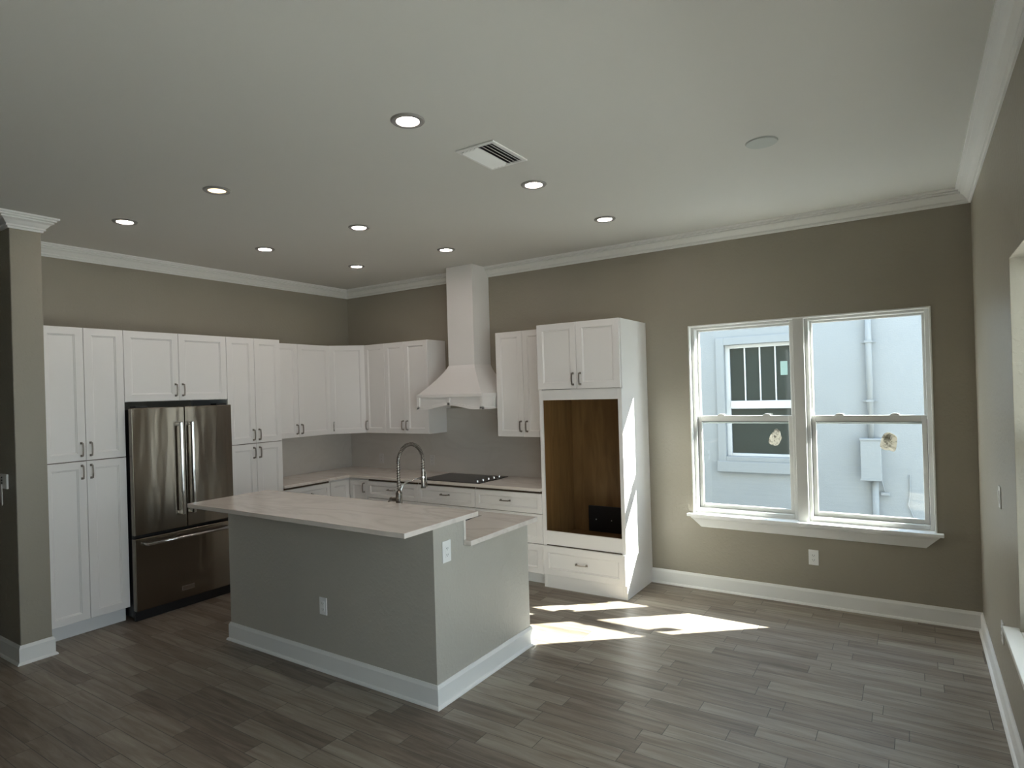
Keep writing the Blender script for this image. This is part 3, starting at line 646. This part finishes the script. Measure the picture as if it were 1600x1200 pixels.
# ------------------------------------------------------------------ outlets and switches
def outlet(label, loc, rz, w=0.072, h=0.118, kind='outlet', group=None, pm=None):
    pm = pm or M_plate
    t = thing('power_outlet' if kind == 'outlet' else 'light_switch', label, 'outlet' if kind == 'outlet' else 'switch', loc, rz, group)
    box(-w/2, w/2, -0.006, -0.0005, -h/2, h/2).build('cover_plate', pm, t, 0.002)
    if kind == 'outlet':
        box(-0.017, 0.017, -0.0085, -0.006, -0.034, 0.034).build('socket_face', pm, t, 0.001)
        for dz in (-0.019, 0.019):
            box(-0.008, -0.0055, -0.0089, -0.0085, dz-0.004, dz+0.005).build('socket_slot', M_slot, t); box(0.0055, 0.008, -0.0089, -0.0085, dz-0.004, dz+0.005).build('socket_slot', M_slot, t)
            box(-0.002, 0.002, -0.0089, -0.0085, dz-0.011, dz-0.007).build('ground_slot', M_slot, t)
    else:
        MB().loft([[(-0.017, -0.006, -0.034), (0.017, -0.006, -0.034), (0.017, -0.006, 0.034), (-0.017, -0.006, 0.034)], [(-0.016, -0.008, -0.032), (0.016, -0.008, -0.032), (0.016, -0.011, 0.032), (-0.016, -0.011, 0.032)]]).build('rocker', M_plate, t)
    return t
outlet('white power outlet low on the front face of the island', (2.790, IY0, 0.432), 0, 0.070, 0.115)
outlet('white power outlet on the window-side end of the island, below the bar top', (IX1, -2.755, 0.885), PI/2, 0.078, 0.128)
outlet('white power outlet on the back wall below the window sill', (5.381, 0, 0.395), 0, 0.074, 0.124)
outlet('white power outlet low on the right wall near the floor', (XR, -1.29, 0.425), -PI/2)
outlet('white light switch on the right wall above its outlet', (XR, -1.36, 1.180), -PI/2, kind='switch')
outlet('backsplash outlet nearest the kitchen corner', (0.551, -0.014, 1.035), 0, pm=M_plategrey)
outlet('backsplash outlet just left of the cooktop', (1.372, -0.014, 1.045), 0, pm=M_plategrey)
t = thing('wall_control', 'white wall control plate with dark buttons on the short entry wall, strip hanging below', 'switch', (0.622, SY0, 1.285))
box(-0.065, 0.062, -0.014, -0.0005, -0.053, 0.053).build('cover_plate', M_plate, t, 0.003)
for i in range(3): box(-0.030, -0.012, -0.017, -0.014, 0.022-i*0.020, 0.034-i*0.020).build('button', M_black, t, 0.002)
MB().prism([(-0.030, -0.02), (-0.008, -0.02), (0.000, -0.165), (-0.012, -0.175), (-0.034, -0.150)], lambda p: (p[0]-0.01, -0.019, p[1]), lambda p: (p[0]-0.01, -0.0145, p[1])).build('hanging_strip', M_plate, t)

# ------------------------------------------------------------------ ceiling fittings
def ring_mesh(r0, r1, zt, zb, n=40):
    m = MB(); pr = [(r1, zt), (r1, zt-0.002), (r1-0.006, zb), (r0+0.004, zb), (r0, zb+0.004), (r0, zt)]
    rings = [[(r*math.cos(2*PI*i/n), r*math.sin(2*PI*i/n), z) for i in range(n)] for r, z in pr]
    rings.append(rings[0]); return m.loft(rings, cap=False)
t = thing('recessed_light', '', 'ceiling light', (0, 0, H), 0, 'recessed ceiling downlights')
ring_mesh(0.055, 0.086, -0.0005, -0.009).build('trim_ring', M_ring, t, smooth=False)
lens = MB().cyl((0, 0, -0.0005), (0, 0, -0.004), 0.055, n=40).build('light_lens', M_lamp_w, t)
proto = t
spots = [
 ((4.036, -3.302), 'lit round downlight nearest the camera, left of the air vent'),
 ((4.041, -2.073), 'lit round downlight right of the air vent'),
 ((4.064, -0.984), 'lit round downlight nearest the windows, in front of the oven tower'),
 ((2.364, -3.287), 'warm yellowish lit downlight on the left part of the ceiling'),
 ((2.396, -2.069), 'lit round downlight in the centre of the ceiling grid, above the island faucet'),
 ((2.434, -0.987), 'lit round downlight just in front of the hood chimney'),
 ((1.191, -3.305), 'lit round downlight farthest left, above the left pantry'),
 ((1.208, -2.098), 'lit round downlight in front of the right pantry, middle of the left row'),
 ((1.250, -1.015), 'lit round downlight closest to the kitchen corner')]
for i, ((x, y), lab) in enumerate(spots):
    r = proto if i == 0 else copy_tree(proto)
    r.location = (x, y, H); r['label'] = lab
    if i == 3:
        for ch in [q for q in COL.objects if q.parent == r]:
            if ch.name.startswith('light_lens'): ch.data = ch.data.copy(); ch.data.materials[0] = M_lamp_y
o = MB().cyl((5.418, -1.875, H-0.0005), (5.418, -1.875, H-0.008), 0.086, 0.082, 48).build('ceiling_cover_plate', mat('painted_ceiling_plate', (0.50, 0.53, 0.50), 0.4, vary=0.02))
tag(o, 'round blank cover plate on the ceiling above the window side', 'cover plate')
t = thing('air_vent', 'rectangular white ceiling air vent with two banks of louvres', 'air vent', (4.110, -2.662, H))
vw, vl = 0.128, 0.182
m = MB(); f_ = 0.026
m.box(-vw, vw, -vl, -vl+f_, -0.008, -0.0005); m.box(-vw, vw, vl-f_, vl, -0.008, -0.0005); m.box(-vw, -vw+f_, -vl+f_, vl-f_, -0.008, -0.0005); m.box(vw-f_, vw, -vl+f_, vl-f_, -0.008, -0.0005)
m.build('vent_frame', M_trim, t, 0.002)
box(-vw+f_, vw-f_, -vl+f_, vl-f_, -0.0012, -0.0006).build('vent_backing', M_black, t)
for i in range(8):
    x_ = -vw+f_+0.013+i*0.0255; s = 1 if i < 4 else -1
    MB().prism([(-0.012*1, -0.003 if s < 0 else -0.0165), (0.012, -0.0165 if s < 0 else -0.003), (0.012, -0.0150 if s < 0 else -0.0015), (-0.012, -0.0015 if s < 0 else -0.0150)], lambda p: (x_+p[0], -vl+f_, p[1]), lambda p: (x_+p[0], vl-f_, p[1])).build('louvre', M_trim, t)

# ------------------------------------------------------------------ film scraps left on the window glass
def scrap(label, c, w, h, seed, outline):
    rnd = random.Random(seed); bm = bmesh.new(); n = 11
    top, bot = [], []
    def rad(a):
        k = (a/(2*PI)*len(outline)) % len(outline); i = int(k); f_ = k-i
        return outline[i]*(1-f_)+outline[(i+1) % len(outline)]*f_
    rings = []
    for j in range(6):
        q = j/5; r_ = []
        for i in range(28):
            a = 2*PI*i/28; R0 = rad(a)*q
            r_.append((c[0]+R0*w/2*math.cos(a), c[1]-0.002-(0.004+rnd.random()*0.008)*(1-q*0.75), c[2]+R0*h/2*math.sin(a)))
        rings.append(r_)
    m = MB(); rings[0] = [(c[0], c[1]-0.007, c[2]+0.0001*i) for i in range(28)]
    back = [(p[0], c[1]-0.0005, p[2]) for p in rings[-1]]
    m.loft(rings[1:]+[back]); o = m.build('film_scrap', M_paper)
    return tag(o, label, 'film scrap', 'crumpled scraps stuck on the window glass')
scrap('crumpled whitish scrap stuck on the left window lower pane', (5.105, 0.106, 1.362), 0.110, 0.150, 3, [0.80, 0.72, 1.0, 1.05, 0.72, 0.80, 0.95, 1.25, 0.95, 0.92, 0.80, 0.70])
scrap('crumpled whitish scrap stuck on the right window lower pane', (5.925, 0.106, 1.346), 0.115, 0.145, 5, [0.92, 1.05, 0.95, 1.0, 1.0, 0.92, 0.95, 1.25, 1.05, 0.92, 1.25, 0.95])

# ------------------------------------------------------------------ outside
struct(box(-12, 22, -16, 14, -0.30, -0.14).build('ground', M_gnd))
NY = 2.6
t = thing('neighbor_house', 'pale blue-grey stucco house seen through the back windows', 'house', (0, NY, -0.14))
nz = 0.14
nx0, nx1, nz0, nz1 = 4.085, 4.915, 0.915+nz, 2.335+nz
m = MB(); m.box(-4, nx0, 0, 0.2, 0, 3.5); m.box(nx1, 8.6, 0, 0.2, 0, 3.5); m.box(nx0, nx1, 0, 0.2, 0, nz0); m.box(nx0, nx1, 0, 0.2, nz1, 3.5)
m.build('house_wall', M_ext, t)
m = MB(); tx0, tx1, tz0, tz1 = 3.985, 5.015, 0.72+nz, 2.43+nz
m.box(tx0, nx0, -0.025, -0.0005, tz0, tz1); m.box(nx1, tx1, -0.025, -0.0005, tz0, tz1); m.box(nx0, nx1, -0.025, -0.0005, nz1, tz1); m.box(tx0-0.01, tx1+0.01, -0.05, -0.0005, tz0, nz0-0.06); m.box(nx0, nx1, -0.025, -0.0005, nz0-0.06, nz0)
m.build('window_surround', M_ext, t, 0.004)
m = MB(); m.box(-4, 8.6, -0.012, -0.0005, 2.60+nz, 3.0+nz); m.build('fascia_band', M_ext, t)
m = MB(); fb = 0.055
m.box(nx0, nx0+fb, 0.05, 0.12, nz0, nz1); m.box(nx1-fb, nx1, 0.05, 0.12, nz0, nz1); m.box(nx0+fb, nx1-fb, 0.05, 0.12, nz1-0.045, nz1); m.box(nx0+fb, nx1-fb, 0.05, 0.12, nz0, nz0+0.035); zmr = 1.52+nz
m.box(nx0+fb, nx1-fb, 0.035, 0.12, zmr, zmr+0.10)
wf = m.build('window_frame', M_extw, t, 0.004)
for i in range(3):
    x_ = nx0+fb+(nx1-nx0-2*fb)*(i+1)/4; box(x_-0.008, x_+0.008, 0.065, 0.085, zmr+0.10, nz1-0.045).build('muntin', M_extw, wf)
box(nx0+fb, nx1-fb, 0.085, 0.095, nz0+0.035, nz1-0.045).build('window_glass', M_extg, wf)
box(4.735, 4.815, 0.080, 0.084, 1.93+nz, 2.10+nz).build('sticker', M_card, wf)
t = thing('utility_box', 'grey utility box with vertical conduit pipe on the outside house wall', 'utility box', (5.68, NY, 0))
box(-0.105, 0.095, -0.12, -0.001, 0.705, 1.165).build('box_body', M_ext, t, 0.006)
MB().box(-0.112, 0.102, -0.128, -0.001, 1.155, 1.175).box(-0.112, 0.102, -0.128, -0.12, 0.70, 0.72).build('box_lid', M_ext, t, 0.003)
MB().cyl((0.0, -0.045, 1.175), (0.0, -0.045, 3.3), 0.032, n=20).build('conduit', M_ext, t, smooth=True)
MB().cyl((0.028, -0.045, 0.705), (0.028, -0.045, -0.13), 0.032, n=20).build('conduit', M_ext, t, smooth=True)
for z_ in (2.27, 1.60): MB().box(-0.075, 0.075, -0.014, -0.001, z_-0.012, z_+0.012).box(-0.038, 0.038, -0.084, -0.014, z_-0.012, z_+0.012).build('pipe_strap', M_ext, t, 0.002)
MB().box(0.075, 0.165, -0.05, -0.001, 0.53, 0.565).build('pipe_fitting', M_ext, t, 0.008)
MB().tube([(0.09, -0.03, 0.70), (0.105, -0.02, 0.62), (0.118, -0.02, 0.565)], 0.006, 8).build('cable', M_ext, t)
o = MB().tube([(6.035, NY-0.012, 0.77), (6.030, NY-0.012, 0.55), (6.012, NY-0.012, 0.44), (6.06, NY-0.012, 0.30), (6.07, NY-0.012, 0.0)], 0.006, 8).build('wall_cable', M_ext)
tag(o, 'thin painted cable running down the outside house wall right of the utility box', 'cable')
struct(box(XR+0.205, 9.3, -10, 0.2, -0.139, -0.06).build('added_dark_floor', mat('added_dark_paving', (0.13, 0.125, 0.12), 0.8, bump=(9, 0.5, 0.006), vary=0.1)))  # unseen floor, added dark to cut light bounced onto the ceiling
# unseen roof on posts, added to keep sun out of the right window
t = thing('sun_block_roof', 'added unseen roof slab blocking the sun outside the right wall', 'sun blocker')
box(XR+0.205, 9.0, -10, 0.2, 2.85, 3.0).build('roof_slab', M_roof, t)
for y_ in (-9.8, -4.8, 0.05): box(8.8, 8.95, y_-0.08, y_+0.08, -0.059, 2.85).build('added_roof_post', M_trim, t)
